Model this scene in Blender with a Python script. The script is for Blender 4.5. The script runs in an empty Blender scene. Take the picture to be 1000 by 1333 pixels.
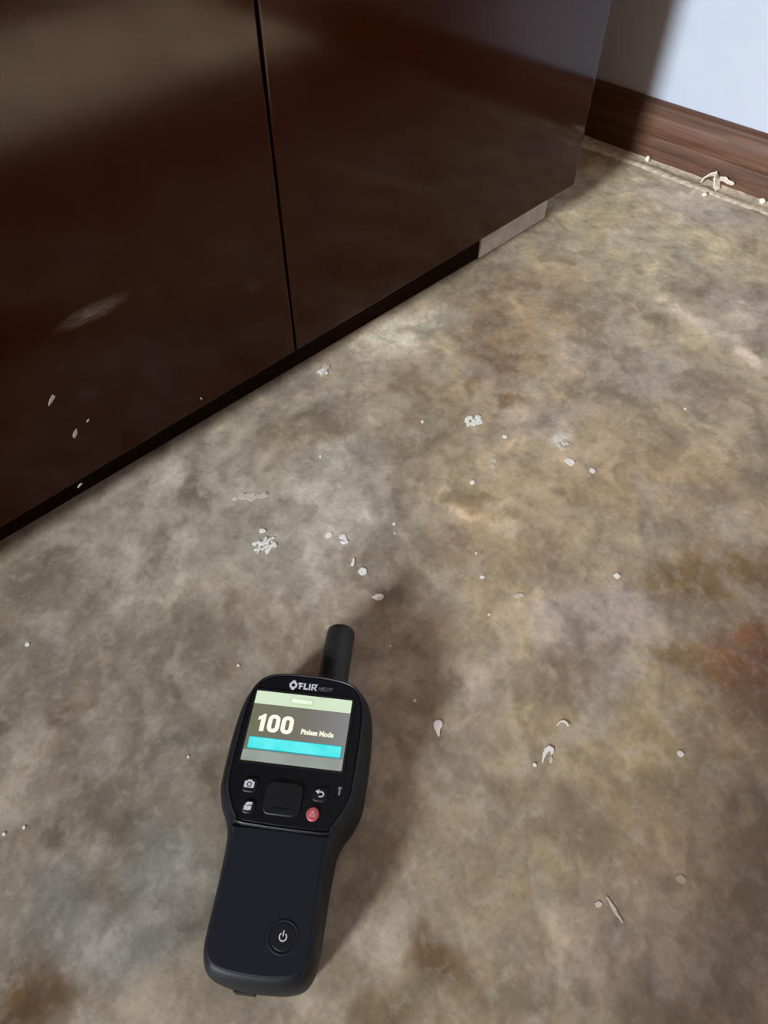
import bpy, bmesh, math, random
import numpy as np
from mathutils import Vector, Matrix

# ------------------------------------------------------------------ camera, world, light
scn = bpy.context.scene
COL = scn.collection
cam_d = bpy.data.cameras.new('camera')
cam = bpy.data.objects.new('camera', cam_d)
COL.objects.link(cam)
cam_d.sensor_fit = 'VERTICAL'
cam_d.sensor_height = 36.0
cam_d.lens = 25.386
cam_d.clip_start = 0.01
R3 = ((0.69625718, 0.55252994, -0.45818839), (-0.71779240, 0.53595293, -0.44444182), (0.0, 0.63832995, 0.76976287))
CAM = (-0.7901, -0.4410, 0.4600)
cam.matrix_world = Matrix([[*R3[i], CAM[i]] for i in range(3)] + [[0, 0, 0, 1]])
scn.camera = cam

world = bpy.data.worlds.new('world')
scn.world = world
world.use_nodes = True
bg = world.node_tree.nodes['Background']
bg.inputs[0].default_value = (1.0, 0.48, 0.15, 1)     # warm light of the rest of the room
bg.inputs[1].default_value = 0.25

sun_d = bpy.data.lights.new('window_daylight', 'SUN')  # broad low daylight from the left
sun_d.energy = 4.5
sun_d.angle = math.radians(9)
sun_d.color = (0.84, 0.93, 1.0)
sun = bpy.data.objects.new('window_daylight', sun_d)
COL.objects.link(sun)
sun.rotation_euler = Vector((1.0, 0.10, -0.38)).to_track_quat('-Z', 'Y').to_euler()

patch_d = bpy.data.lights.new('floor_patch_light', 'AREA')  # added unseen beam, brightens the floor patch mirrored in the cabinet
patch_d.shape = 'RECTANGLE'
patch_d.size = 1.15
patch_d.size_y = 0.34
patch_d.spread = math.radians(5)
patch_d.energy = 12
patch_d.color = (1.0, 0.95, 0.86)
door = bpy.data.objects.new('floor_patch_light', patch_d)  # the added unseen beam for the floor patch
COL.objects.link(door)
door.location = (-0.33, -2.1, 1.6)
door.rotation_euler = (Vector((-0.33, -0.925, 0)) - Vector(door.location)).to_track_quat('-Z', 'Y').to_euler()

scn.view_settings.view_transform = 'Standard'
scn.view_settings.look = 'None'
scn.view_settings.gamma = 1.0
scn.view_settings.use_curve_mapping = False
scn.view_settings.exposure = 0.0

# ------------------------------------------------------------------ helpers
def lin(c):
    return tuple(((v / 255) / 12.92 if v / 255 <= 0.04045 else ((v / 255 + 0.055) / 1.055) ** 2.4) for v in c)

class NT:
    def __init__(s, name):
        s.m = bpy.data.materials.new(name)
        s.m.use_nodes = True
        s.t = s.m.node_tree
        s.b = s.t.nodes['Principled BSDF']
    def n(s, kind, **kw):
        nd = s.t.nodes.new(kind)
        for k, v in kw.items():
            if k.startswith('i_'):
                nd.inputs[k[2:].replace('_', ' ')].default_value = v
            else:
                setattr(nd, k, v)
        return nd
    def l(s, a, b):
        s.t.links.new(a, b)
    def coord(s, scale=(1, 1, 1)):
        tc = s.n('ShaderNodeTexCoord')
        mp = s.n('ShaderNodeMapping')
        mp.inputs['Scale'].default_value = scale
        s.l(tc.outputs['Object'], mp.inputs['Vector'])
        return mp.outputs['Vector']
    def noise(s, vec, scale, detail=4, rough=0.55, dist=0.0):
        nd = s.n('ShaderNodeTexNoise')
        nd.inputs['Scale'].default_value = scale
        nd.inputs['Detail'].default_value = detail
        nd.inputs['Roughness'].default_value = rough
        nd.inputs['Distortion'].default_value = dist
        s.l(vec, nd.inputs['Vector'])
        return nd.outputs['Fac']
    def ramp(s, fac, stops):
        r = s.n('ShaderNodeValToRGB')
        e = r.color_ramp.elements
        e[0].position, e[0].color = stops[0][0], (*stops[0][1], 1)
        e[1].position, e[1].color = stops[1][0], (*stops[1][1], 1)
        for p, c in stops[2:]:
            k = e.new(p)
            k.color = (*c, 1)
        s.l(fac, r.inputs[0])
        return r.outputs[0]
    def mix(s, fac, a, b, mode='MIX'):
        m = s.n('ShaderNodeMix', data_type='RGBA', blend_type=mode)
        for val, idx in ((fac, 0), (a, 6), (b, 7)):
            if hasattr(val, 'is_output'):
                s.l(val, m.inputs[idx])
            elif idx == 0:
                m.inputs[0].default_value = val
            else:
                m.inputs[idx].default_value = (*val, 1)
        return m.outputs[2]
    def bump(s, h, strength, dist):
        b = s.n('ShaderNodeBump')
        b.inputs['Strength'].default_value = strength
        b.inputs['Distance'].default_value = dist
        s.l(h, b.inputs['Height'])
        s.l(b.outputs[0], s.b.inputs['Normal'])

def plain(name, c, rough=0.5, spec=0.4, var=0.15, scale=300, bump=0.0, metal=0.0):
    t = NT(name)
    v = t.coord()
    f = t.noise(v, scale, 3)
    lo = tuple(x * (1 - var) for x in c)
    hi = tuple(min(1, x * (1 + var)) for x in c)
    t.l(t.ramp(f, [(0.3, lo), (0.7, hi)]), t.b.inputs['Base Color'])
    t.b.inputs['Roughness'].default_value = rough
    t.b.inputs['Specular IOR Level'].default_value = spec
    t.b.inputs['Metallic'].default_value = metal
    if bump:
        t.bump(f, bump, 0.0004)
    return t.m

def glow(name, c0, c1, strength=1.0, scale=60):
    t = NT(name)
    f = t.noise(t.coord(), scale, 2)
    t.b.inputs['Base Color'].default_value = (0.01, 0.01, 0.01, 1)
    t.b.inputs['Roughness'].default_value = 0.35
    t.b.inputs['Specular IOR Level'].default_value = 0.2
    t.l(t.ramp(f, [(0.3, c0), (0.7, c1)]), t.b.inputs['Emission Color'])
    t.b.inputs['Emission Strength'].default_value = strength
    return t.m

def link(name, me, mat, parent=None, loc=None):
    o = bpy.data.objects.new(name, me)
    COL.objects.link(o)
    if mat is not None and not me.materials:
        me.materials.append(mat)
    if parent is not None:
        o.parent = parent
    if loc is not None:
        o.location = loc
    return o

def from_bm(name, bm, mat, parent=None, smooth=False, loc=None):
    bmesh.ops.recalc_face_normals(bm, faces=bm.faces)
    me = bpy.data.meshes.new(name)
    bm.to_mesh(me)
    bm.free()
    if smooth:
        me.shade_smooth()
        try:
            me.set_sharp_from_angle(angle=math.radians(smooth if smooth is not True else 40))
        except Exception:
            pass
    return link(name, me, mat, parent, loc)

def box_bm(x0, x1, y0, y1, z0, z1, bev=0.0, seg=2, bm=None):
    own = bm is None
    bm = bm or bmesh.new()
    r = bmesh.ops.create_cube(bm, size=1)
    for v in r['verts']:
        v.co = Vector(((x0 + x1) / 2 + v.co.x * (x1 - x0), (y0 + y1) / 2 + v.co.y * (y1 - y0), (z0 + z1) / 2 + v.co.z * (z1 - z0)))
    if bev and own:
        bmesh.ops.bevel(bm, geom=bm.edges[:], offset=bev, segments=seg, affect='EDGES', profile=0.5)
    return bm

def box(name, x0, x1, y0, y1, z0, z1, mat, parent=None, bev=0.0, seg=2):
    return from_bm(name, box_bm(x0, x1, y0, y1, z0, z1, bev, seg), mat, parent)

def tag(o, label, cat, group=None):
    o['label'] = label
    o['category'] = cat
    if group:
        o['group'] = group
    return o

def prism_bm(pts, z0, z1, bm=None, chamfer=0.0):
    """closed polygon (x,y) extruded z0..z1, top edge drawn in by chamfer"""
    bm = bm or bmesh.new()
    rings = [[bm.verts.new((x, y, z0)) for x, y in pts]]
    if chamfer:
        rings.append([bm.verts.new((x, y, z1 - chamfer * 0.8)) for x, y in pts])
        rings.append([bm.verts.new((x, y, z1)) for x, y in inset(pts, chamfer)])
    else:
        rings.append([bm.verts.new((x, y, z1)) for x, y in pts])
    n = len(pts)
    for a, b in zip(rings, rings[1:]):
        for i in range(n):
            bm.faces.new((a[i], a[(i + 1) % n], b[(i + 1) % n], b[i]))
    bm.faces.new(rings[-1])
    bm.faces.new(rings[0][::-1])
    return bm

def inset(pts, d):
    """move a counter-clockwise closed outline inwards by d along its vertex normals"""
    n = len(pts)
    out = []
    area = sum(pts[i][0] * pts[(i + 1) % n][1] - pts[(i + 1) % n][0] * pts[i][1] for i in range(n))
    sg = 1 if area > 0 else -1
    for i in range(n):
        a, b, c = Vector(pts[i - 1]), Vector(pts[i]), Vector(pts[(i + 1) % n])
        e = ((b - a).normalized() + (c - b).normalized())
        if e.length < 1e-6:
            e = (c - b)
        e.normalize()
        out.append((b.x - e.y * d * sg, b.y + e.x * d * sg))
    return out

def smooth_poly(pts, k=4):
    """closed Catmull-Rom through pts"""
    n = len(pts)
    out = []
    for i in range(n):
        p0, p1, p2, p3 = (Vector(pts[(i + j) % n]) for j in (-1, 0, 1, 2))
        for s in range(k):
            t = s / k
            q = 0.5 * ((2 * p1) + (p2 - p0) * t + (2 * p0 - 5 * p1 + 4 * p2 - p3) * t * t + (3 * p1 - p0 - 3 * p2 + p3) * t ** 3)
            out.append((q.x, q.y))
    return out

def rrect(cx, cy, w, h, r, k=5):
    pts = []
    for sx, sy, a0 in ((1, 1, 0), (-1, 1, 90), (-1, -1, 180), (1, -1, 270)):
        for i in range(k + 1):
            a = math.radians(a0 + 90 * i / k)
            pts.append((cx + sx * (w / 2 - r) + r * math.cos(a), cy + sy * (h / 2 - r) + r * math.sin(a)))
    return pts

def circ(cx, cy, r, n=24, ry=None):
    return [(cx + r * math.cos(2 * math.pi * i / n), cy + (ry or r) * math.sin(2 * math.pi * i / n)) for i in range(n)]

def ring_bm(bm, cx, cy, r0, r1, z0, z1, a0=0, a1=360, n=24):
    full = abs(a1 - a0) >= 360
    rows = []
    for i in range(n if full else n + 1):
        a = math.radians(a0 + (a1 - a0) * i / n)
        c, s = math.cos(a), math.sin(a)
        rows.append([bm.verts.new((cx + r * c, cy + r * s, z)) for r, z in ((r0, z0), (r1, z0), (r1, z1), (r0, z1))])
    m = len(rows)
    for i in range(m if full else m - 1):
        a, b = rows[i], rows[(i + 1) % m]
        for j in range(4):
            bm.faces.new((a[j], a[(j + 1) % 4], b[(j + 1) % 4], b[j]))
    if not full:
        bm.faces.new(rows[0])
        bm.faces.new(rows[-1][::-1])
    return bm

# ------------------------------------------------------------------ noise for the stain and shade map
def vnoise(x, y, seed):
    xi = np.floor(x).astype(np.int64)
    yi = np.floor(y).astype(np.int64)
    xf, yf = x - xi, y - yi
    u, v = xf * xf * (3 - 2 * xf), yf * yf * (3 - 2 * yf)
    def h(a, b):
        n = (a * 374761393 + b * 668265263 + seed * 1442695041) & 0x7fffffff
        n = ((n ^ (n >> 13)) * 1274126177) & 0x7fffffff
        return ((n ^ (n >> 16)) & 0xffff) / 65535.0
    return (h(xi, yi) * (1 - u) + h(xi + 1, yi) * u) * (1 - v) + (h(xi, yi + 1) * (1 - u) + h(xi + 1, yi + 1) * u) * v

def fbm(x, y, scale, seed, octv=4, gain=0.55):
    s, a, t = 0, 1.0, 0
    for o in range(octv):
        s = s + a * vnoise(x * scale * 2 ** o + 17.3 * o, y * scale * 2 ** o + 9.1 * o, seed + o)
        t += a
        a *= gain
    return s / t

# stains, worn patches, broad tones and painted shade on the cement: x, y, inverse ellipse axes (2x2), colour, strength
STAINS_AND_SHADE = [
  (-0.802,-0.194,6.02,-3.68,-4.34,-4.21,120,113,101,0.85),(-0.642,-0.061,6.83,-2.11,-2.09,-9.83,140,134,122,0.70),
  (-0.069,-0.069,1.50,-2.21,-1.96,-1.90,160,145,118,0.80),(-0.378,-0.178,2.98,-3.72,-3.57,-3.46,160,141,115,0.80),  # broad paler tones over the middle and far floor
  (-0.534,-0.100,5.62,-5.06,-5.33,-5.17,150,143,130,0.70),(0.147,0.064,13.16,-19.71,-10.93,-10.60,120,95,65,0.70),  # last entry: cabinet's shade painted onto the floor by the wall
  (0.079,0.007,9.22,-14.00,-12.27,-11.90,168,152,124,0.60),(0.130,-0.104,4.39,-10.93,-18.53,-3.89,172,160,146,0.80),
  (0.014,-0.143,5.99,-13.04,-19.84,-9.02,160,146,118,0.60),(-0.027,-0.214,5.67,-15.47,-25.46,-7.14,126,115,97,0.70),
  (-0.067,-0.140,10.24,-16.71,-23.16,-22.47,166,152,124,0.60),(-0.109,-0.278,1.40,-11.68,-90.62,27.88,182,166,150,0.70),
  (-0.042,-0.271,3.74,-20.85,-24.36,4.63,165,150,138,0.60),(-0.193,-0.277,4.62,-15.04,-27.50,-5.36,128,112,98,0.50),
  (-0.200,-0.078,9.01,-7.74,-4.07,-14.31,164,138,110,0.70),(-0.302,-0.123,22.42,-13.31,-3.19,-29.11,132,105,80,0.60),
  (-0.341,-0.163,28.12,-28.22,-84.45,-137.36,112,86,58,0.70),(-0.350,-0.020,11.14,-6.96,-5.69,-24.94,186,172,148,0.95),
  (-0.290,-0.035,27.71,-16.38,-6.27,-63.59,168,158,138,0.70),(-0.215,-0.204,6.33,-12.64,-15.77,-8.31,162,146,130,0.60),
  (-0.345,-0.206,14.15,-19.20,-28.29,-27.44,165,150,136,0.60),(-0.349,-0.237,42.33,-60.15,-74.23,-72.00,186,180,168,0.80),
  (-0.382,-0.281,13.46,-37.22,-53.95,-15.73,155,136,104,0.50),(-0.446,-0.164,16.46,-18.41,-15.42,-14.95,162,144,116,0.60),
  (-0.514,-0.127,16.80,-16.18,-13.46,-13.05,166,159,147,0.75),(-0.493,-0.060,18.57,-11.49,-16.64,-36.69,122,106,84,0.65),
  (-0.432,-0.123,24.29,-26.08,-23.81,-23.09,140,126,100,0.50),(-0.623,-0.034,11.38,-4.44,-4.92,-15.23,142,134,122,0.60),
  (-0.603,-0.035,127.54,-61.67,-8.36,-18.05,106,96,82,0.65),(-0.671,-0.076,56.73,-83.63,-32.21,-9.69,104,96,83,0.70),
  (-0.647,-0.008,126.46,-44.92,-8.27,-26.32,108,99,86,0.60),(-0.734,-0.038,22.05,-6.13,-13.87,-40.17,110,101,87,0.60),
  (-0.598,-0.162,19.16,-17.01,-16.17,-15.68,158,150,136,0.75),(-0.622,-0.105,29.75,-41.81,-32.65,-12.38,122,112,98,0.50),
  (-0.547,-0.171,28.73,-28.05,-36.25,-35.17,158,154,146,0.60),(-0.471,-0.261,11.21,-14.19,-18.44,-17.89,160,136,108,0.60),
  (-0.440,-0.240,43.93,-55.99,-94.70,-91.86,174,154,124,0.80),(-0.461,-0.257,42.73,-43.60,-83.99,-116.00,174,157,133,0.75),
  (-0.457,-0.217,45.28,-54.24,-42.24,-40.97,115,95,65,0.50),(-0.330,-0.316,6.64,-11.15,-14.68,-14.24,142,120,92,0.65),
  (-0.310,-0.374,13.63,-22.79,-39.20,-47.48,160,140,112,0.60),(-0.300,-0.259,13.07,-20.42,-23.81,-23.09,150,130,102,0.50),
  (-0.474,-0.360,14.42,-16.16,-18.75,-27.05,162,147,138,0.95),(-0.521,-0.375,8.91,-28.73,-35.68,-13.56,134,118,102,0.70),
  (-0.426,-0.380,23.89,-21.78,-26.71,-58.62,146,130,115,0.50),(-0.381,-0.397,9.10,-17.10,-25.96,-25.18,112,85,50,0.75),
  (-0.433,-0.449,15.60,-31.16,-23.48,-22.78,124,82,50,0.80),(-0.470,-0.424,18.71,-33.35,-40.04,-38.83,112,86,52,0.70),
  (-0.458,-0.473,17.57,-36.20,-25.67,-24.90,128,96,68,0.60),(-0.514,-0.454,8.27,-14.97,-19.69,-19.10,128,110,84,0.60),
  (-0.591,-0.445,11.66,-18.22,-19.73,-19.14,122,104,80,0.60),(-0.559,-0.377,18.90,-26.36,-32.56,-31.58,128,112,90,0.60),
  (-0.576,-0.327,21.25,-36.38,-23.60,-15.35,138,125,109,0.70),(-0.638,-0.355,18.74,-48.45,-33.15,-14.52,128,116,99,0.60),
  (-0.646,-0.382,133.80,-60.07,-28.17,-68.64,146,134,116,0.70),(-0.622,-0.386,42.53,-54.58,-74.84,-72.59,112,98,76,0.50),
  (-0.658,-0.431,30.10,-40.27,-44.24,-42.92,136,119,93,0.70),(-0.674,-0.403,35.34,-42.91,-28.77,-27.91,122,108,86,0.50),
  (-0.637,-0.470,18.12,-27.91,-30.60,-29.68,124,108,94,0.50),(-0.576,-0.504,13.48,-25.52,-24.66,-23.92,126,108,88,0.50),
  (-0.642,-0.502,10.44,-17.54,-33.26,-32.26,130,116,104,0.50),(-0.650,-0.516,16.19,-79.42,-264.53,-139.83,156,148,142,0.70),
  (-0.614,-0.542,22.52,-45.32,-34.03,-33.01,122,108,94,0.50),(-0.727,-0.392,35.31,3.36,-3.17,-95.47,144,134,116,0.75),
  (-0.724,-0.421,2.34,-43.19,-98.01,-21.63,88,66,40,0.75),(-0.715,-0.448,14.49,-49.79,-73.15,-36.79,138,121,96,0.70),
  (-0.763,-0.406,38.45,-38.84,-70.84,-68.71,98,82,58,0.60),(-0.703,-0.470,36.91,-50.08,-71.24,-69.10,128,114,92,0.50),
  (-0.771,-0.134,15.34,-4.08,-10.01,-24.66,116,108,95,0.60),(-0.789,-0.144,32.66,-5.84,-57.15,-197.60,98,88,74,0.70),
  (-0.753,-0.185,29.78,-20.22,-110.09,-106.79,102,92,77,0.65),(-0.815,-0.155,51.01,-3.06,-20.48,-154.17,138,128,111,0.65),
  (-0.758,-0.122,45.14,-19.38,-74.34,-109.24,136,126,111,0.50),(-0.838,-0.206,24.45,-13.79,-62.71,-60.83,96,86,70,0.60),
  (-0.809,-0.207,27.23,-8.76,-33.59,-57.72,112,102,88,0.50),(-0.798,-0.276,33.46,-23.68,-31.39,-30.45,136,134,127,0.75),
  (-0.836,-0.290,18.30,-11.99,-32.29,-31.33,128,127,122,0.70),(-0.860,-0.240,39.64,3.60,-1.71,-52.83,118,115,109,0.60),
  (-0.755,-0.220,33.25,-23.70,-23.62,-22.91,124,119,109,0.50),(-0.889,-0.276,30.18,-16.40,-44.27,-42.95,74,52,30,0.80),  # last entry: crouching person's shadow painted in as a dark brown blob
  (-0.818,-0.356,32.81,-25.76,-72.04,-69.88,112,104,92,0.60),(-0.678,-0.178,23.81,-18.70,-22.78,-22.09,124,117,105,0.60),
  (-0.629,-0.238,26.32,-25.01,-28.91,-28.04,132,122,106,0.60),(-0.556,-0.247,19.36,-21.08,-25.90,-25.12,146,130,108,0.50)
]

def stain_shade_colour(x, y):
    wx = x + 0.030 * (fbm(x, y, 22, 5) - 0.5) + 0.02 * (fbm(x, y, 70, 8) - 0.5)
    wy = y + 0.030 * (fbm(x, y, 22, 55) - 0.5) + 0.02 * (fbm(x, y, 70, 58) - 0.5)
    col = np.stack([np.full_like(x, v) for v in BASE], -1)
    for sx, sy, a, b, c, d, r, g, bl, st in STAINS_AND_SHADE:
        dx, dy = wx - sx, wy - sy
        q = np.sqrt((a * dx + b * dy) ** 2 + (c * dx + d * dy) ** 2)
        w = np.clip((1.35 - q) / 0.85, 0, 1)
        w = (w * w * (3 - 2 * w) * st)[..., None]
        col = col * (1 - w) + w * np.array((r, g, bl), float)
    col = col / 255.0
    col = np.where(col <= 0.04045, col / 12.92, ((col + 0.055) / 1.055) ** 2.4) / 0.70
    # trowelled mottling of the cement itself
    ax = wx + 0.05 * (fbm(wx, wy, 14, 101, 3) - 0.5)
    ay = wy + 0.05 * (fbm(wx, wy, 14, 103, 3) - 0.5)
    m3 = fbm(ax, ay, 9, 41, 4) - 0.5
    m1 = fbm(ax, ay, 24, 21, 5, 0.6) - 0.5
    m2 = fbm(ax * 0.8 + ay * 0.8, ay * 1.9 - ax * 1.9, 40, 31, 4) - 0.5          # trowel strokes
    gain = np.exp(1.1 * m1 + 0.75 * m2 + 0.8 * m3)
    pale = np.clip((fbm(ax, ay, 34, 71, 5, 0.6) - 0.57) / 0.10, 0, 1)[..., None] * 0.30
    dark = np.clip((fbm(ax, ay, 20, 171, 5, 0.6) - 0.57) / 0.09, 0, 1)[..., None] * 0.22
    tint = (fbm(ax, ay, 13, 91, 4) - 0.5)[..., None] * np.array((0.05, 0.0, -0.12))
    col = col * gain[..., None] * (1 + tint)
    col = col * (1 - dark) + np.array((0.20, 0.135, 0.075)) * dark
    return np.clip(col * (1 - pale) + np.array((0.52, 0.47, 0.40)) * pale, 0.015, 0.88)

BASE = (140, 125, 103)

# ------------------------------------------------------------------ floor
def floor_material():
    t = NT('stained_cement')
    v = t.coord()
    at = t.n('ShaderNodeAttribute', attribute_name='stain')  # stains together with the painted shade
    fine = t.noise(v, 260, 6, 0.65)
    mid = t.noise(v, 48, 8, 0.68, 0.3)
    speck = t.noise(v, 900, 3, 0.6)
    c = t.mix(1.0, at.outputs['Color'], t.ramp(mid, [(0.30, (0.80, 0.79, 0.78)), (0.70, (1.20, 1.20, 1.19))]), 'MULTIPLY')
    c = t.mix(1.0, c, t.ramp(fine, [(0.25, (0.86, 0.85, 0.84)), (0.75, (1.14, 1.14, 1.14))]), 'MULTIPLY')
    worn = t.ramp(t.noise(v, 75, 7, 0.66, 0.1), [(0.52, (0, 0, 0)), (0.68, (1, 1, 1))])
    c = t.mix(t.mix(1.0, worn, (0.30, 0.30, 0.30), 'MULTIPLY'), c, (0.62, 0.57, 0.50))
    pit = t.ramp(t.noise(t.coord((1.0, 0.8, 1)), 62, 7, 0.66, 0.1), [(0.34, (1, 1, 1)), (0.48, (0, 0, 0))])
    c = t.mix(t.mix(1.0, pit, (0.34, 0.34, 0.34), 'MULTIPLY'), c, (0.17, 0.125, 0.08))
    # thin scraped lines and chalky scratches
    sv = t.coord((1, 2.6, 1))
    scr = t.ramp(t.noise(sv, 55, 7, 0.7, 1.2), [(0.62, (0, 0, 0)), (0.74, (1, 1, 1))])
    c = t.mix(t.mix(1.0, scr, (0.13, 0.13, 0.13), 'MULTIPLY'), c, (0.62, 0.56, 0.47))
    sp = t.ramp(speck, [(0.70, (0, 0, 0)), (0.76, (1, 1, 1))])
    c = t.mix(t.mix(1.0, sp, (0.35, 0.35, 0.35), 'MULTIPLY'), c, (0.7, 0.64, 0.56))
    t.l(c, t.b.inputs['Base Color'])
    t.l(t.ramp(mid, [(0.3, (0.62,) * 3), (0.7, (0.42,) * 3)]), t.b.inputs['Roughness'])
    t.b.inputs['Specular IOR Level'].default_value = 0.35
    h = t.mix(0.45, mid, fine)
    t.bump(h, 0.22, 0.0016)
    return t.m

def dense(lo, a, b, hi, step, coarse):
    return np.concatenate([np.arange(lo, a - 1e-6, coarse), np.arange(a, b - 1e-6, step), np.arange(b, hi + 1e-6, coarse)])

xs = np.concatenate([np.arange(-4.0, -1.0, 0.12), np.arange(-0.985, 0.24, 0.0035)])
ys = np.concatenate([np.arange(-3.0, -0.90, 0.10), np.arange(-0.89, 0.14, 0.0035), np.arange(0.14, 0.52, 0.05)])
GX, GY = np.meshgrid(xs, ys, indexing='ij')
nx, ny = len(xs), len(ys)
und = 0.0005 * (fbm(GX, GY, 9, 3, 3) - 0.5)                      # slightly uneven screed
verts = np.stack([GX, GY, und - 0.0003], -1).reshape(-1, 3)
i0 = (np.arange(nx - 1)[:, None] * ny + np.arange(ny - 1)[None, :]).reshape(-1)
faces = np.stack([i0, i0 + ny, i0 + ny + 1, i0 + 1], -1)
fme = bpy.data.meshes.new('floor')
fme.vertices.add(len(verts))
fme.vertices.foreach_set('co', verts.astype(np.float32).ravel())
fme.loops.add(faces.size)
fme.loops.foreach_set('vertex_index', faces.ravel().astype(np.int32))
fme.polygons.add(len(faces))
fme.polygons.foreach_set('loop_start', np.arange(0, faces.size, 4, dtype=np.int32))
fme.update(calc_edges=True)
at = fme.color_attributes.new('stain', 'FLOAT_COLOR', 'POINT')  # carries the stains together with the painted shade
rgb = stain_shade_colour(GX, GY).reshape(-1, 3)
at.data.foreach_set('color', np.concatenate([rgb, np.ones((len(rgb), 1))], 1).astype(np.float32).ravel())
fme.shade_smooth()
floor = link('floor', fme, floor_material())
floor['kind'] = 'structure'
floor['label'] = 'worn brown cement floor with grey stains and paint spots'

# ------------------------------------------------------------------ walls, baseboard, mortar seam
def wall_material():
    t = NT('pale_wall_paint')
    v = t.coord()
    n = t.noise(v, 14, 5)
    t.l(t.ramp(n, [(0.3, (0.450, 0.480, 0.56)), (0.7, (0.49, 0.52, 0.60))]), t.b.inputs['Base Color'])
    t.b.inputs['Roughness'].default_value = 0.6
    t.bump(t.noise(v, 160, 4), 0.15, 0.001)
    return t.m

M_wall = wall_material()
XW = 0.1955
wall = box('wall_back', XW + 0.013, XW + 0.15, -3.0, 0.50, -0.002, 2.5, M_wall)
wall['kind'] = 'structure'
wall['label'] = 'pale blue-white painted wall above the brown baseboard'
wl = box('wall_left', -4.0, XW + 0.013, 0.50, 0.60, -0.002, 2.5, M_wall)
wl['kind'] = 'structure'

def wood_material():
    t = NT('brown_baseboard_wood')
    v = t.coord((22, 1.6, 30))
    g = t.noise(v, 3.2, 6, 0.6, 0.8)
    fine = t.noise(t.coord((60, 3, 160)), 4, 4, 0.6)
    c = t.ramp(g, [(0.28, (0.060, 0.026, 0.014)), (0.5, (0.105, 0.048, 0.027)), (0.74, (0.165, 0.085, 0.052))])
    c = t.mix(1.0, c, t.ramp(fine, [(0.3, (0.8, 0.8, 0.8)), (0.7, (1.2, 1.2, 1.2))]), 'MULTIPLY')
    t.l(c, t.b.inputs['Base Color'])
    t.b.inputs['Roughness'].default_value = 0.42
    t.b.inputs['Specular IOR Level'].default_value = 0.35
    t.bump(fine, 0.2, 0.0006)
    return t.m

prof = [(0.0, 0.001), (0.0, 0.028), (0.0006, 0.0295), (0.0014, 0.0305), (0.0006, 0.0318), (0.0002, 0.033), (0.0006, 0.052), (0.0014, 0.0535), (0.0026, 0.056),
        (0.0030, 0.064), (0.0040, 0.0675), (0.0062, 0.0700), (0.0095, 0.0712), (0.013, 0.0715), (0.013, 0.001)]
bm = bmesh.new()
ra = [bm.verts.new((XW + px, 0.499, z)) for px, z in prof]
rb = [bm.verts.new((XW + px, -2.9, z)) for px, z in prof]
for i in range(len(prof)):
    j = (i + 1) % len(prof)
    bm.faces.new((ra[i], ra[j], rb[j], rb[i]))
bm.faces.new(ra)
bm.faces.new(rb[::-1])
bb = from_bm('baseboard_back', bm, wood_material(), smooth=50)
bb['kind'] = 'structure'
bb['label'] = 'brown wooden baseboard with a moulded top edge'

# crumbling mortar strip along the foot of the baseboard
rng = random.Random(4)
bm = bmesh.new()
rows = []
N = 260
for i in range(N + 1):
    y = 0.16 - i * (1.0 / N)
    e = 0.010 * (float(fbm(np.array([y * 1.0]), np.array([0.3]), 30, 7)[0]) - 0.5)
    e2 = 0.004 * (float(fbm(np.array([y * 1.0]), np.array([0.9]), 90, 9)[0]) - 0.5)
    w = 0.024 + e
    hgt = 0.0008 + 0.0018 * float(fbm(np.array([y]), np.array([2.2]), 60, 12)[0])
    rows.append([bm.verts.new(p) for p in ((XW - w - 0.007 + e2, y, -0.0015), (XW - w - 0.003 + e2, y, hgt * 0.8), (XW - w + 0.004 + e2, y, hgt * 1.1),
                                           (XW - w + 0.007, y, 0.0004), (XW - 0.004, y, 0.0010), (XW, y, 0.0022 + e2 * 0.3), (XW, y, -0.0015))])
for a, b in zip(rows, rows[1:]):
    for j in range(len(a) - 1):
        bm.faces.new((a[j], a[j + 1], b[j + 1], b[j]))
t = NT('pale_mortar')
v = t.coord()
f = t.noise(v, 120, 5, 0.65)
t.l(t.ramp(f, [(0.28, (0.32, 0.25, 0.17)), (0.5, (0.58, 0.48, 0.35)), (0.72, (0.74, 0.64, 0.49))]), t.b.inputs['Base Color'])
t.b.inputs['Roughness'].default_value = 0.85
t.bump(f, 0.5, 0.002)
mo = from_bm('trim_1', bm, t.m, smooth=60)
mo['kind'] = 'structure'
mo['label'] = 'crumbling pale mortar line along the foot of the baseboard'

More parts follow.
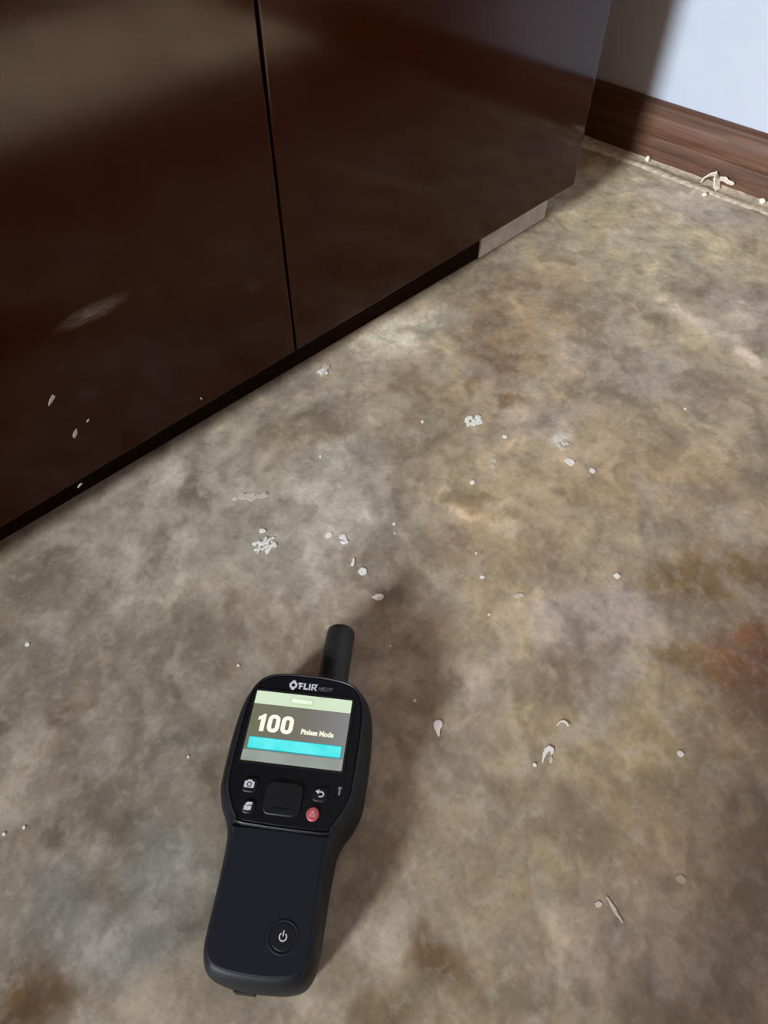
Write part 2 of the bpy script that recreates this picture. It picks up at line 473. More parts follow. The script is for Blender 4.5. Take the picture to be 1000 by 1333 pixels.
# ------------------------------------------------------------------ cabinet
def veneer(name, scuff=None):
    t = NT(name)
    v = t.coord((1.2, 1, 0.5))
    g = t.noise(v, 9, 5, 0.6, 0.5)
    c = t.ramp(g, [(0.3, (0.025, 0.0048, 0.0010)), (0.7, (0.032, 0.0064, 0.0016))])
    # faint dusty scuffs
    sm = t.noise(t.coord((2.4, 1, 14)), 5, 6, 0.65, 0.4)
    c = t.mix(t.mix(1.0, t.ramp(sm, [(0.66, (0, 0, 0)), (0.82, (1, 1, 1))]), (0.10, 0.10, 0.10), 'MULTIPLY'), c, (0.22, 0.16, 0.12))
    t.l(c, t.b.inputs['Base Color'])
    if scuff:                                     # one pale rubbed smear on this door
        x0, z0, rx, rz = scuff
        tc = t.n('ShaderNodeTexCoord')
        mp = t.n('ShaderNodeMapping', vector_type='POINT')
        mp.inputs['Scale'].default_value = (1 / rx, 0.0, 1 / rz)
        mp.inputs['Location'].default_value = (-x0 / rx, 0.0, -z0 / rz)
        t.l(tc.outputs['Object'], mp.inputs['Vector'])
        le = t.n('ShaderNodeVectorMath', operation='LENGTH')
        t.l(mp.outputs[0], le.inputs[0])
        msk = t.ramp(le.outputs['Value'], [(0.25, (0.30,) * 3), (1.0, (0, 0, 0))])
        st = t.ramp(t.noise(t.coord((30, 1, 260)), 3, 4, 0.6), [(0.35, (0.1,) * 3), (0.7, (1, 1, 1))])
        c = t.mix(t.mix(1.0, msk, st, 'MULTIPLY'), c, (0.55, 0.46, 0.40))
        t.l(c, t.b.inputs['Base Color'])
    r = t.noise(t.coord(), 30, 4)
    t.l(t.ramp(r, [(0.3, (0.09,) * 3), (0.7, (0.12,) * 3)]), t.b.inputs['Roughness'])
    t.b.inputs['Specular IOR Level'].default_value = 0.23
    return t.m

M_ven = veneer('dark_brown_veneer')
M_in = plain('dark_board', (0.006, 0.003, 0.0015), 0.7, 0.1)
cab = bpy.data.objects.new('cabinet', None)
COL.objects.link(cab)
cab.location = (-0.455, 0.0, 0.0)
tag(cab, 'dark brown glossy cabinet with two doors standing just off the floor', 'cabinet')
CX = 0.455
ZG = 0.035
def cbox(name, x0, x1, y0, y1, z0, z1, mat, parent=cab, bev=0.0, seg=2):
    return box(name, x0 + CX, x1 + CX, y0, y1, z0, z1, mat, parent, bev, seg)
cbox('side_panel', -0.018, -0.0005, 0.020, 0.45, ZG, 0.742, M_ven, bev=0.0008)
cbox('side_panel', -0.910, -0.892, 0.020, 0.45, ZG, 0.742, M_ven, bev=0.0008)
cbox('bottom_panel', -0.892, -0.018, 0.020, 0.45, ZG, ZG + 0.018, M_in)
cbox('back_panel', -0.892, -0.018, 0.440, 0.45, ZG + 0.018, 0.742, M_in)
cbox('divider', -0.4625, -0.4445, 0.0215, 0.44, ZG + 0.018, 0.742, M_in)
cbox('top_panel', -0.915, 0.004, -0.004, 0.455, 0.742, 0.760, M_ven, bev=0.0015)
d1 = cbox('door', -0.908, -0.4546, 0.0, 0.0185, ZG, 0.739, veneer('dark_brown_veneer_scuffed', (-0.170, 0.1635, 0.032, 0.0075)), bev=0.0016, seg=3)
d2 = cbox('door', -0.4522, -0.0008, 0.0, 0.0185, ZG, 0.739, M_ven, bev=0.0016, seg=3)
bm = bmesh.new()
prism_bm([(-0.890 + CX, 0.026), (-0.1635 + CX, 0.0140), (-0.1635 + CX, 0.040), (-0.890 + CX, 0.046)], 0.0005, ZG, bm)
from_bm('plinth', bm, plain('dark_plinth', (0.010, 0.0035, 0.0012), 0.75, 0.08), cab)

t = NT('scuffed_grey_foot')
v = t.coord()
f = t.noise(v, 40, 5, 0.6, 0.4)
t.l(t.ramp(f, [(0.3, (0.50, 0.45, 0.41)), (0.7, (0.70, 0.66, 0.62))]), t.b.inputs['Base Color'])
t.b.inputs['Roughness'].default_value = 0.5
t.b.inputs['Metallic'].default_value = 0.15
M_foot = t.m
bm = box_bm(-0.163 + CX, -0.0295 + CX, 0.012, 0.060, 0.0010, ZG)
es = [e for e in bm.edges if abs(e.verts[0].co.x - e.verts[1].co.x) < 1e-6 and abs(e.verts[0].co.y - e.verts[1].co.y) < 1e-6 and e.verts[0].co.x > 0.3 + 0.1 and e.verts[0].co.y < 0.03]
bmesh.ops.bevel(bm, geom=es, offset=0.006, segments=4, affect='EDGES')
ft = from_bm('foot', bm, M_foot, cab, smooth=40)
ft['label'] = 'scuffed silver grey foot block'

# small chips and a scuff on the left door
M_chip = plain('chipped_paint_speck', (0.50, 0.42, 0.34), 0.7, 0.3, 0.2, 900)
def flat_poly_door(name, pts, mat, parent, th=0.0004):
    bm = bmesh.new()
    a = [bm.verts.new((x + CX, -th, z)) for x, z in pts]
    b = [bm.verts.new((x + CX, 0.0004, z)) for x, z in pts]
    n = len(pts)
    bm.faces.new(a)
    bm.faces.new(b[::-1])
    for i in range(n):
        bm.faces.new((a[i], b[i], b[(i + 1) % n], a[(i + 1) % n]))
    return from_bm(name, bm, mat, parent)
def blob2(cx, cy, rx, ry, rot=0, n=11, jag=0.25, seed=1):
    r = random.Random(seed)
    c, s = math.cos(rot), math.sin(rot)
    out = []
    for i in range(n):
        a = 2 * math.pi * i / n
        k = 1 + r.uniform(-jag, jag)
        x, y = rx * k * math.cos(a), ry * k * math.sin(a)
        out.append((cx + c * x - s * y, cy + s * x + c * y))
    return out
for k, (x, z, rx, rz, rot) in enumerate([(-0.6752, 0.1157, 0.0013, 0.0046, -0.9), (-0.6701, 0.0785, 0.0015, 0.0036, -0.7), (-0.6575, 0.0835, 0.0006, 0.0018, -1.0),
                                        (-0.5612, 0.0445, 0.0007, 0.0018, 0.2), (-0.6838, 0.0305, 0.0030, 0.0008, 0.4)]):
    ch = flat_poly_door('chip', blob2(x, z, rx, rz, rot, 10, 0.3, 40 + k), M_chip, d1)

# ------------------------------------------------------------------ moisture meter
ROT = math.radians(-52.57)
meter = bpy.data.objects.new('moisture_meter', None)
COL.objects.link(meter)
meter.location = (-0.6987, -0.2796, 0.0)
meter.rotation_euler = (0, 0, ROT)
tag(meter, 'black handheld moisture meter with lit screen lying on the cement floor', 'meter')
MM = 0.001
M_body = plain('black_rubber_housing', (0.0075, 0.0085, 0.0115), 0.5, 0.28, 0.2, 700, 0.25)
M_grip = plain('blue_black_rubber_grip', (0.0100, 0.0130, 0.0200), 0.62, 0.22, 0.2, 1200, 0.35)
M_panel = plain('black_glossy_front', (0.0060, 0.0070, 0.0105), 0.33, 0.25, 0.15, 300)
M_key = plain('black_key_rubber', (0.0075, 0.008, 0.010), 0.5, 0.35, 0.15, 500)
M_print = plain('white_print', (0.72, 0.74, 0.80), 0.5, 0.3, 0.06, 400)
M_greyprint = plain('grey_print', (0.23, 0.24, 0.26), 0.5, 0.3, 0.06, 400)
M_red = plain('red_key', (0.55, 0.10, 0.11), 0.45, 0.4, 0.12, 500)
M_pink = plain('pink_print', (0.80, 0.45, 0.45), 0.5, 0.3, 0.08, 500)

half = [(0, 39.6), (12, 39.2), (22, 38.0), (29.5, 35.2), (35.5, 30.0), (39.8, 22.5), (42.0, 13), (43.0, 2), (43.3, -13), (43.0, -27), (42.4, -36.5), (39.2, -46.5),
        (34.4, -54.5), (31.8, -62), (30.8, -72), (30.3, -90), (30.3, -107), (30.0, -116), (28.4, -123), (24.6, -128.6), (17, -131.4), (8, -132.4), (0, -132.6)]
XS = 1.6
outline = [(x, y) for x, y in half] + [(-x, y) for x, y in half[-2:0:-1]]
outline = [((x + XS) * MM, y * MM) for x, y in outline][::-1]      # counter-clockwise
outline = smooth_poly(outline, 3)
TOPZ = 0.0375
lev = [(0.0008, 5.5), (0.0022, 3.0), (0.0055, 1.2), (0.011, 0.3), (0.018, 0.0), (0.0245, 0.2), (0.0295, 0.9), (0.0335, 2.2), (0.0360, 3.8), (0.0372, 5.2), (TOPZ, 6.4)]
bm = bmesh.new()
rings = []
for z, d in lev:
    rings.append([bm.verts.new((x, y, z)) for x, y in inset(outline, d * MM)])
n = len(outline)
for a, b in zip(rings, rings[1:]):
    for i in range(n):
        bm.faces.new((a[i], a[(i + 1) % n], b[(i + 1) % n], b[i]))
bm.faces.new(rings[-1])
bm.faces.new(rings[0][::-1])
body = from_bm('housing', bm, M_body, meter, smooth=60)

# front panel of the head
pan = [(-34.2, -27.5), (-32.6, -38.5), (-28.2, -48.0), (-24.0, -53.8), (-20.5, -56.0), (24.0, -56.4), (28.0, -53.5), (31.5, -48.0), (36.0, -38.0), (37.3, -27),
       (37.6, 0), (36.8, 16), (33.6, 26), (27.0, 32.0), (14, 34.4), (0, 34.8), (-12, 34.4), (-24, 32.0), (-30.4, 26), (-33.6, 16), (-34.4, 0)]
pan = [(x * MM, y * MM) for x, y in pan]
front = from_bm('front_panel', prism_bm(smooth_poly(pan, 3), 0.0365, 0.0388, chamfer=0.0007), M_panel, meter, smooth=30)
# raised rim around the head of the panel
rim_o = smooth_poly(pan, 3)
rim = bmesh.new()
loops = [[rim.verts.new((x, y, z)) for x, y in inset(rim_o, d)] for z, d in ((0.0366, -0.0022), (0.0386, -0.0016), (0.0392, -0.0008), (0.0388, -0.0001), (0.0366, 0.0))]
m = len(rim_o)
for a, b in zip(loops, loops[1:]):
    for i in range(m):
        rim.faces.new((a[i], a[(i + 1) % m], b[(i + 1) % m], b[i]))
from_bm('bezel_rim', rim, plain('satin_bezel', (0.010, 0.0105, 0.013), 0.42, 0.35, 0.15, 400), meter, smooth=60)

# grip face of the handle
grip = [(-22.5, -58.4), (25.0, -58.4), (27.2, -62), (27.3, -75), (27.6, -95), (28.0, -112), (26.8, -120), (22.5, -125.0), (14, -127.0), (2, -127.6), (-11, -127.0), (-19.5, -125.0), (-23.8, -120), (-25.0, -112), (-24.8, -95), (-24.8, -75), (-24.8, -62)]
grip = smooth_poly([(x * MM, y * MM) for x, y in grip], 3)
from_bm('grip', prism_bm(grip, 0.0365, 0.0384, chamfer=0.0009), M_grip, meter, smooth=30)

# screen
ZS = 0.0391
fr = bmesh.new()
o_, i_ = rrect(0, 0, 0.0632, 0.0472, 0.0012), rrect(0, 0, 0.0606, 0.0446, 0.0008)
lo = [[fr.verts.new((x, y, z)) for x, y in p] for p, z in ((o_, 0.0384), (o_, 0.0394), (i_, 0.0394), (i_, 0.0384))]
k = len(o_)
for a, b in zip(lo, lo[1:]):
    for i in range(k):
        fr.faces.new((a[i], a[(i + 1) % k], b[(i + 1) % k], b[i]))
from_bm('screen_frame', fr, M_key, meter)

t = NT('screen_background')
v = t.coord((1, 1, 1))
sx = t.n('ShaderNodeSeparateXYZ')
t.l(v, sx.inputs[0])
mr = t.n('ShaderNodeMapRange')
mr.inputs[1].default_value = -0.03
mr.inputs[2].default_value = 0.03
t.l(sx.outputs[0], mr.inputs[0])
gx = t.ramp(mr.outputs[0], [(0.0, lin((112, 112, 88))), (0.55, lin((118, 112, 104))), (1.0, lin((132, 132, 132)))])
t.b.inputs['Base Color'].default_value = (0.01, 0.01, 0.01, 1)
t.b.inputs['Roughness'].default_value = 0.3
t.b.inputs['Specular IOR Level'].default_value = 0.15
t.l(gx, t.b.inputs['Emission Color'])
t.b.inputs['Emission Strength'].default_value = 1.0
screen = from_bm('screen', prism_bm(rrect(0, 0, 0.0604, 0.0444, 0.0007), 0.0384, ZS), t.m, meter)
screen['label'] = 'lit colour display reading 100 in white digits'
M_head = glow('screen_header_green', lin((206, 226, 190)), lin((222, 238, 212)), 1.0, 40)
M_cyan = glow('screen_cyan', lin((50, 228, 232)), lin((110, 244, 244)), 1.0, 90)
M_cyan2 = glow('screen_cyan_edge', lin((20, 160, 170)), lin((30, 175, 185)), 1.0, 90)
M_foot_s = glow('screen_footer_grey', lin((138, 146, 138)), lin((158, 166, 160)), 1.0, 50)
M_txt = glow('screen_white_text', lin((255, 255, 226)), lin((255, 255, 238)), 1.05, 50)
M_txt2 = glow('screen_small_text', lin((236, 240, 205)), lin((245, 248, 222)), 1.0, 50)
M_halo = glow('screen_header_box', lin((176, 196, 170)), lin((186, 204, 182)), 1.0, 50)

def plate(name, pts, z0, z1, mat, parent):
    return from_bm(name, prism_bm(pts, z0, z1), mat, parent)
plate('header_band', rrect(0, 0.0179, 0.0602, 0.0084, 0.0004), ZS, ZS + 0.00006, M_head, screen)
plate('footer_band', rrect(0, -0.0188, 0.0602, 0.0066, 0.0004), ZS, ZS + 0.00006, M_foot_s, screen)
plate('level_bar_edge', rrect(0, -0.0112, 0.0566, 0.0076, 0.0006), ZS, ZS + 0.00008, M_cyan2, screen)
plate('level_bar', rrect(0, -0.01105, 0.0558, 0.0066, 0.0006), ZS + 0.00008, ZS + 0.00014, M_cyan, screen)
fb = bmesh.new()
fo, fi = rrect(-0.0008, 0.0179, 0.0142, 0.0044, 0.0012), rrect(-0.0008, 0.0179, 0.0136, 0.0038, 0.0010)
lo = [[fb.verts.new((x, y, z)) for x, y in p] for p, z in ((fo, ZS + 0.00005), (fo, ZS + 0.0001), (fi, ZS + 0.0001), (fi, ZS + 0.00005))]
k = len(fo)
for a, b in zip(lo, lo[1:]):
    for i in range(k):
        fb.faces.new((a[i], a[(i + 1) % k], b[(i + 1) % k], b[i]))
from_bm('title_box', fb, M_halo, screen)

def text(name, s, cx, cy, height, z, mat, parent, bold=0.0, width=None, shear=0.0, th=0.00008):
    cu = bpy.data.curves.new(name, 'FONT')
    cu.body = s
    cu.size = 1.0
    cu.offset = bold
    cu.shear = shear
    cu.extrude = 0.02
    cu.resolution_u = 3
    tmp = bpy.data.objects.new(name + '_tmp', cu)
    COL.objects.link(tmp)
    dg = bpy.context.evaluated_depsgraph_get()
    me = bpy.data.meshes.new_from_object(tmp.evaluated_get(dg))
    bpy.data.objects.remove(tmp)
    bpy.data.curves.remove(cu)
    co = np.array([v.co[:] for v in me.vertices])
    mn, mx = co.min(0), co.max(0)
    sy = height / (mx[1] - mn[1])
    sx_ = sy if width is None else width / (mx[0] - mn[0])
    for v in me.vertices:
        v.co = ((v.co.x - (mn[0] + mx[0]) / 2) * sx_ + cx, (v.co.y - (mn[1] + mx[1]) / 2) * sy + cy, z + (th if v.co.z > 0 else 0))
    me.name = name
    me.materials.clear()
    return link(name, me, mat, parent)

rd = bmesh.new()
ZT = ZS + 0.00002
def dg(pts, ox):
    return [((ox + x) * MM, (-3.7 + y * 1.17) * MM) for x, y in pts]
prism_bm(dg([(2.0, 0), (4.7, 0), (4.7, 9.4), (3.0, 9.4), (2.2, 8.5), (0.2, 7.7), (0.2, 5.8), (2.0, 6.4)], -25.4), ZT, ZT + 0.00008, rd)
for ox in (-19.0, -10.6):
    po, pi_ = rrect((ox + 3.7) * MM, 1.8 * MM, 7.4 * MM, 11.2 * MM, 3.3 * MM, 6), rrect((ox + 3.7) * MM, 1.8 * MM, 2.3 * MM, 6.6 * MM, 1.1 * MM, 6)
    lo = [[rd.verts.new((x, y, z)) for x, y in p] for p, z in ((po, ZT), (po, ZT + 0.00008), (pi_, ZT + 0.00008), (pi_, ZT))]
    k = len(po)
    for a, b in zip(lo, lo[1:]):
        for i in range(k):
            rd.faces.new((a[i], a[(i + 1) % k], b[(i + 1) % k], b[i]))
from_bm('reading', rd, M_txt, screen)
text('mode_text', 'Pinless Mode', 0.0122, -0.0012, 0.0034, ZS + 0.00002, M_txt2, screen, bold=0.05, width=0.0200)
text('title_text', 'Moisture', -0.0008, 0.0180, 0.0026, ZS + 0.00007, M_txt, screen, bold=0.03, width=0.0122)

# maker's lettering above the screen: emblem, four heavy letters, thin model number
ZP = 0.0388
def polyset(name, polys, mat, parent, z=ZP, th=0.00012):
    bm = bmesh.new()
    for p in polys:
        prism_bm(p, z, z + th, bm)
    return from_bm(name, bm, mat, parent)
ex, ey = -0.0084, 0.0284
em = bmesh.new()
R1, R0 = [], []
for i in range(24):
    a = 2 * math.pi * i / 24
    d = 1 / (abs(math.cos(a)) ** 1.5 + abs(math.sin(a)) ** 1.5) ** (1 / 1.5)
    notch = 0.86 if i % 6 == 3 else 1.0
    R1.append((ex + 0.0026 * d * notch * math.cos(a), ey + 0.0034 * d * notch * math.sin(a)))
    R0.append((ex + 0.00115 * math.cos(a), ey + 0.00125 * math.sin(a)))
lo = [[em.verts.new((x, y, z)) for x, y in p] for p, z in ((R0, ZP), (R1, ZP), (R1, ZP + 0.00012), (R0, ZP + 0.00012))]
for q in range(4):
    a, b = lo[q], lo[(q + 1) % 4]
    for i in range(24):
        em.faces.new((a[i], a[(i + 1) % 24], b[(i + 1) % 24], b[i]))
from_bm('emblem', em, M_print, front)
def P(x, y):
    return (-0.0056 + x * MM, 0.0262 + y * MM)
H = 4.2
letters = {
 'F': [[P(0.3, 4.2), P(0.0, 3.3), P(0.9, 3.0), P(0.9, 0), P(1.9, 0), P(1.9, 1.5), P(3.0, 1.5), P(3.2, 2.3), P(1.9, 2.3), P(1.9, 3.3), P(3.3, 3.3), P(3.3, 4.2)]],
 'L': [[P(3.9, 4.2), P(3.9, 0), P(6.6, 0), P(6.6, 0.95), P(4.95, 0.95), P(4.95, 4.2)]],
 'I': [[P(7.1, 4.2), P(7.1, 0), P(8.15, 0), P(8.15, 4.2)]],
 'R': [[P(8.8, 0), P(9.8, 0), P(9.8, 4.2), P(8.8, 4.2)], [P(9.8, 3.4), P(11.6, 3.4), P(12.9, 4.2), P(9.8, 4.2)], [P(11.2, 3.4), P(11.2, 1.7), P(12.0, 2.0), P(12.2, 3.4)],
       [P(9.8, 1.5), P(9.8, 2.2), P(11.2, 2.2), P(11.2, 1.5)], [P(10.2, 1.5), P(11.4, 0), P(12.6, 0), P(11.3, 1.5)]],
}
lt = polyset('lettering', sum(letters.values(), []), M_print, front)
text('model_number', 'MR277', 0.0122, 0.0277, 0.0026, ZP, M_greyprint, front, bold=-0.005, width=0.0088, shear=0.25)

# keys
def key(name, cx, cy, w, h, r, zt, mat, parent=meter, ch=0.0006):
    return from_bm(name, prism_bm(rrect(cx * MM, cy * MM, w * MM, h * MM, r * MM), 0.0384, zt, chamfer=ch), mat, parent, smooth=30)
dp = key('direction_pad', -0.6, -41.8, 21.0, 18.6, 4.0, 0.0402, M_key)
from_bm('pad_ridge', box_bm(-0.0051, 0.0040, -0.0475, -0.0471, 0.0400, 0.0404), M_panel, dp)
k1 = key('camera_key', -21.0, -36.2, 8.2, 8.2, 2.2, 0.0399, M_key)
k2 = key('gallery_key', -19.2, -48.2, 7.4, 7.4, 3.0, 0.0399, M_key)
k3 = key('back_key', 20.0, -37.0, 8.0, 7.8, 2.2, 0.0399, M_key)
k4 = from_bm('alarm_key', prism_bm(circ(0.0178, -0.0480, 0.0036, 24, 0.0039), 0.0384, 0.0400, chamfer=0.0006), M_red, meter, smooth=30)
ZI = 0.0399
IK = 0.80
def IM(pts, cx, cy):
    return [((cx + x * IK) * MM, (cy + y * IK) * MM) for x, y in pts]
bm = bmesh.new()
cx_, cy_ = -21.3, -35.8
# camera outline with a round opening for the lens
camo = IM([(-3.4, -2.5), (3.4, -2.5), (3.6, -2.2), (3.6, 1.7), (3.3, 2.0), (2.0, 2.0), (1.3, 3.1), (-1.3, 3.1), (-2.0, 2.0), (-3.3, 2.0), (-3.6, 1.7), (-3.6, -2.2)], cx_, cy_)
prism_bm(camo, ZI, ZI + 0.0001, bm)
ico = from_bm('camera_icon', bm, M_print, k1)
bm = bmesh.new()
ring_bm(bm, cx_ * MM, (cy_ - 0.15) * MM, 0.0009, 0.00142, ZI + 0.0001, ZI + 0.00016)
from_bm('lens_mark', bm, M_key, ico)
cx_, cy_ = -19.3, -48.0
polyset('gallery_icon', [IM([(-2.6, -2.6), (1.0, -2.8), (2.6, -2.2), (2.6, 0.4), (0.6, 0.4), (-0.4, -0.4), (-1.6, 0.9), (-2.6, 0.2)], cx_, cy_),
                         IM([(-1.9, 1.2), (-0.5, 0.1), (0.5, 1.1), (2.7, 1.1), (2.7, 2.9), (-0.4, 2.9), (-1.9, 1.9)], cx_, cy_)], M_print, k2, ZI)
bm = bmesh.new()
cx_, cy_ = 20.0, -36.5
prism_bm(IM([(-3.4, 1.3), (-0.9, 3.0), (-0.9, 1.75), (1.0, 1.75), (1.0, 0.85), (-0.9, 0.85), (-0.9, -0.4)], cx_, cy_), ZI, ZI + 0.0001, bm)
ring_bm(bm, (cx_ + 1.0 * IK) * MM, (cy_ - 0.35 * IK) * MM, 0.0012 * IK, 0.0021 * IK, ZI, ZI + 0.0001, 90, -90, 12)
prism_bm(IM([(-0.6, -2.45), (1.0, -2.45), (1.0, -1.55), (-0.6, -1.55)], cx_, cy_), ZI, ZI + 0.0001, bm)
from_bm('return_arrow', bm, M_print, k3)
bm = bmesh.new()
cx_, cy_ = 17.8, -48.0
for a, b in (((-2.1, -1.5), (0, 2.1)), ((0, 2.1), (2.1, -1.5)), ((2.1, -1.5), (-2.1, -1.5))):
    va, vb = Vector(a), Vector(b)
    q = (vb - va).normalized()
    q = Vector((-q.y, q.x)) * 0.28
    prism_bm(IM([va + q, va - q, vb - q, vb + q], cx_, cy_), 0.0400, 0.0401, bm)
prism_bm(IM([(-0.25, -0.3), (0.25, -0.3), (0.3, 1.0), (-0.3, 1.0)], cx_, cy_), 0.0400, 0.0401, bm)
prism_bm(IM([(-0.25, -1.0), (0.25, -1.0), (0.25, -0.6), (-0.25, -0.6)], cx_, cy_), 0.0400, 0.0401, bm)
from_bm('warning_sign', bm, M_pink, k4)
polyset('torch_mark', [IM([(-1.5, 3.1), (-1.2, 1.9), (-0.7, 1.3), (-0.7, -2.6), (0.7, -2.6), (0.7, 1.3), (1.2, 1.9), (1.5, 3.1)], 30.8, -33.6)], M_greyprint, front, 0.0388)
bm = bmesh.new()
ring_bm(bm, 0.0333, 0.0218, 0.0010, 0.0015, 0.0388, 0.0389)
from_bm('light_sensor', bm, M_key, front)

# power key in its raised collar
col_ = bmesh.new()
cpx, cpy = 0.0135, -0.1090
lo = [[col_.verts.new((cpx + r * math.cos(2 * math.pi * i / 32), cpy + r * math.sin(2 * math.pi * i / 32), z)) for i in range(32)]
      for r, z in ((0.0086, 0.0380), (0.0081, 0.0386), (0.0076, 0.0388), (0.0071, 0.0386), (0.0068, 0.0375))]
for a, b in zip(lo, lo[1:]):
    for i in range(32):
        col_.faces.new((a[i], a[(i + 1) % 32], b[(i + 1) % 32], b[i]))
from_bm('key_collar', col_, M_grip, meter, smooth=60)
pk = from_bm('power_key', prism_bm(circ(cpx, cpy, 0.0067, 32), 0.0380, 0.0386, chamfer=0.0006), M_key, meter, smooth=30)
bm = bmesh.new()
ring_bm(bm, cpx, cpy, 0.00155, 0.00215, 0.0386, 0.0387, 125, 415, 20)
bmesh.ops.create_cube(bm, size=1, matrix=Matrix.Translation((cpx, cpy + 0.0016, 0.03865)) @ Matrix.Diagonal((0.0006, 0.0027, 0.0001, 1)))
from_bm('power_icon', bm, M_print, pk)

# sensor barrel at the head
bm = bmesh.new()
prof = [(0.030, 0.0112), (0.0405, 0.0112), (0.0420, 0.0108), (0.0426, 0.0100), (0.060, 0.0099), (0.078, 0.0097), (0.0806, 0.0092), (0.0820, 0.0078), (0.0823, 0.0060), (0.0816, 0.0050), (0.0816, 0.0)]
SX, SZ = 0.0133, 0.0205
rings = []
for y, r in prof[:-1]:
    rings.append([bm.verts.new((SX + r * math.cos(2 * math.pi * i / 32), y, SZ + r * math.sin(2 * math.pi * i / 32))) for i in range(32)])
for a, b in zip(rings, rings[1:]):
    for i in range(32):
        bm.faces.new((a[i], a[(i + 1) % 32], b[(i + 1) % 32], b[i]))
bm.faces.new(rings[-1])
bm.faces.new(rings[0][::-1])
M_barrel = plain('charcoal_sensor_barrel', (0.020, 0.019, 0.0185), 0.5, 0.4, 0.2, 500, 0.2)
sb = from_bm('sensor_barrel', bm, M_barrel, meter, smooth=50)
# socket cover at the foot of the handle
box('socket_cover', -0.0105, 0.0010, -0.1332, -0.1305, 0.0075, 0.0150, M_key, meter, 0.0006)

# ------------------------------------------------------------------ paint flakes lying on the floor
M_flake = plain('cream_paint_flake', (0.97, 0.90, 0.82), 0.7, 0.3, 0.08, 800, 0.2)
M_white = plain('white_paint_spot', (0.97, 0.94, 0.87), 0.7, 0.3, 0.08, 800, 0.2)
M_pale = plain('greyed_paint_spot', (0.66, 0.60, 0.51), 0.75, 0.3, 0.2, 600, 0.2)

# image-right and image-up as floor directions, for the turn of each flake as it lies
A_R = math.atan2(-0.7178, 0.6963)

def flake(name, x, y, pts, label, mat=M_flake, th=0.00025, curl=0.0, rot=0.0):
    """pts in mm, thin chip with slightly lifted ends"""
    bm = bmesh.new()
    c, s = math.cos(A_R + rot), math.sin(A_R + rot)
    def z(px, py):
        return 0.0001 + curl * (px * px + py * py) / 36.0
    q = [((c * px - s * py) * MM, (s * px + c * py) * MM, z(px, py)) for px, py in pts]
    a = [bm.verts.new(v) for v in q]
    b = [bm.verts.new((v[0], v[1], v[2] + th)) for v in q]
    ct = bm.verts.new((0, 0, 0.0004 + th * 1.15))
    n = len(q)
    inside = True
    for i in range(n):
        bm.faces.new((a[i], a[(i + 1) % n], b[(i + 1) % n], b[i]))
    bm.verts.remove(ct)
    bm.faces.new(b)
    bm.faces.new(a[::-1])
    bmesh.ops.triangulate(bm, faces=[f for f in bm.faces if len(f.verts) > 4])
    o = from_bm(name, bm, mat, None)
    o.location = (x, y, 0.0)
    return tag(o, label, 'paint flake')

flake('paint_flake', -0.6251, -0.3307, smooth_poly([(1.4, 5.6), (3.0, 4.2), (3.0, 1.6), (1.4, -1.0), (1.0, -5.0), (0.0, -5.8), (-1.2, -3.0), (-2.6, 0.6), (-2.6, 3.4), (-0.8, 5.4)], 2),
      'comma-shaped cream paint flake right of the meter screen')
flake('paint_flake', -0.5709, -0.2052, blob2(0, 0, 3.4, 3.6, 0, 14, 0.08, 3), 'round cream paint dot above the meter sensor barrel', M_white)
flake('paint_flake', -0.5701, -0.1934, smooth_poly([(0.9, 4.2), (1.5, 2.4), (1.1, -2.6), (0.2, -4.0), (-1.4, -3.2), (-1.6, -2.2), (-0.5, 0.6), (0.1, 3.6)], 2),
      'narrow white paint sliver just beside the round paint dot', M_white)
flake('paint_flake', -0.5792, -0.2300, smooth_poly([(-4.8, -0.6), (-3.0, 0.7), (-0.8, 2.4), (2.6, 2.6), (4.6, 0.8), (3.8, -1.8), (1.6, -3.2), (-0.8, -3.2), (-2.4, -2.0)], 2),
      'cream paint flake with a pointed end at the tip of the meter shadow')
flake('paint_flake', -0.3621, -0.2532, smooth_poly([(-4.0, 3.2), (-2.0, 5.0), (2.0, 4.0), (4.2, 0.0), (3.0, -2.4), (0.2, -4.6), (-2.2, -2.0), (-4.6, 1.0)], 2),
      'blocky cream paint flake, larger of the two near the middle right', M_flake)
flake('paint_flake', -0.3571, -0.2729, blob2(0, 0, 2.5, 3.2, 0.3, 10, 0.15, 6), 'small cream paint flake right of the blocky cream flake')
flake('paint_flake', -0.4375, -0.3489, blob2(0, 0, 2.7, 2.6, 0.6, 9, 0.18, 8), 'small cream paint flake above the pinkish grey floor patch')
def stroke(path, widths):
    """outline of a bent strip: path with a width at each point, mm"""
    P_ = [Vector(p) for p in path]
    lft, rgt = [], []
    for i, p in enumerate(P_):
        e = (P_[min(i + 1, len(P_) - 1)] - P_[max(i - 1, 0)]).normalized()
        nr = Vector((-e.y, e.x)) * widths[i] / 2
        lft.append((p + nr)[:])
        rgt.append((p - nr)[:])
    return lft, rgt
def strip_flake(x, y, path, widths, label, th=0.0004, lift=0.0006):
    lft, rgt = stroke(path, widths)
    c, s_ = math.cos(A_R), math.sin(A_R)
    bm = bmesh.new()
    rows = []
    n_ = len(path)
    for i in range(n_):
        z = 0.0001 + lift * abs(i / (n_ - 1) - 0.5) * 2
        q = []
        for (px, py), zz in ((lft[i], z), (rgt[i], z), (rgt[i], z + th), (lft[i], z + th)):
            q.append(bm.verts.new(((c * px - s_ * py) * MM, (s_ * px + c * py) * MM, zz)))
        rows.append(q)
    for a, b in zip(rows, rows[1:]):
        for k_ in range(4):
            bm.faces.new((a[k_], a[(k_ + 1) % 4], b[(k_ + 1) % 4], b[k_]))
    bm.faces.new(rows[0])
    bm.faces.new(rows[-1][::-1])
    o = from_bm('paint_flake', bm, M_flake)
    o.location = (x, y, 0)
    return tag(o, label, 'paint flake')
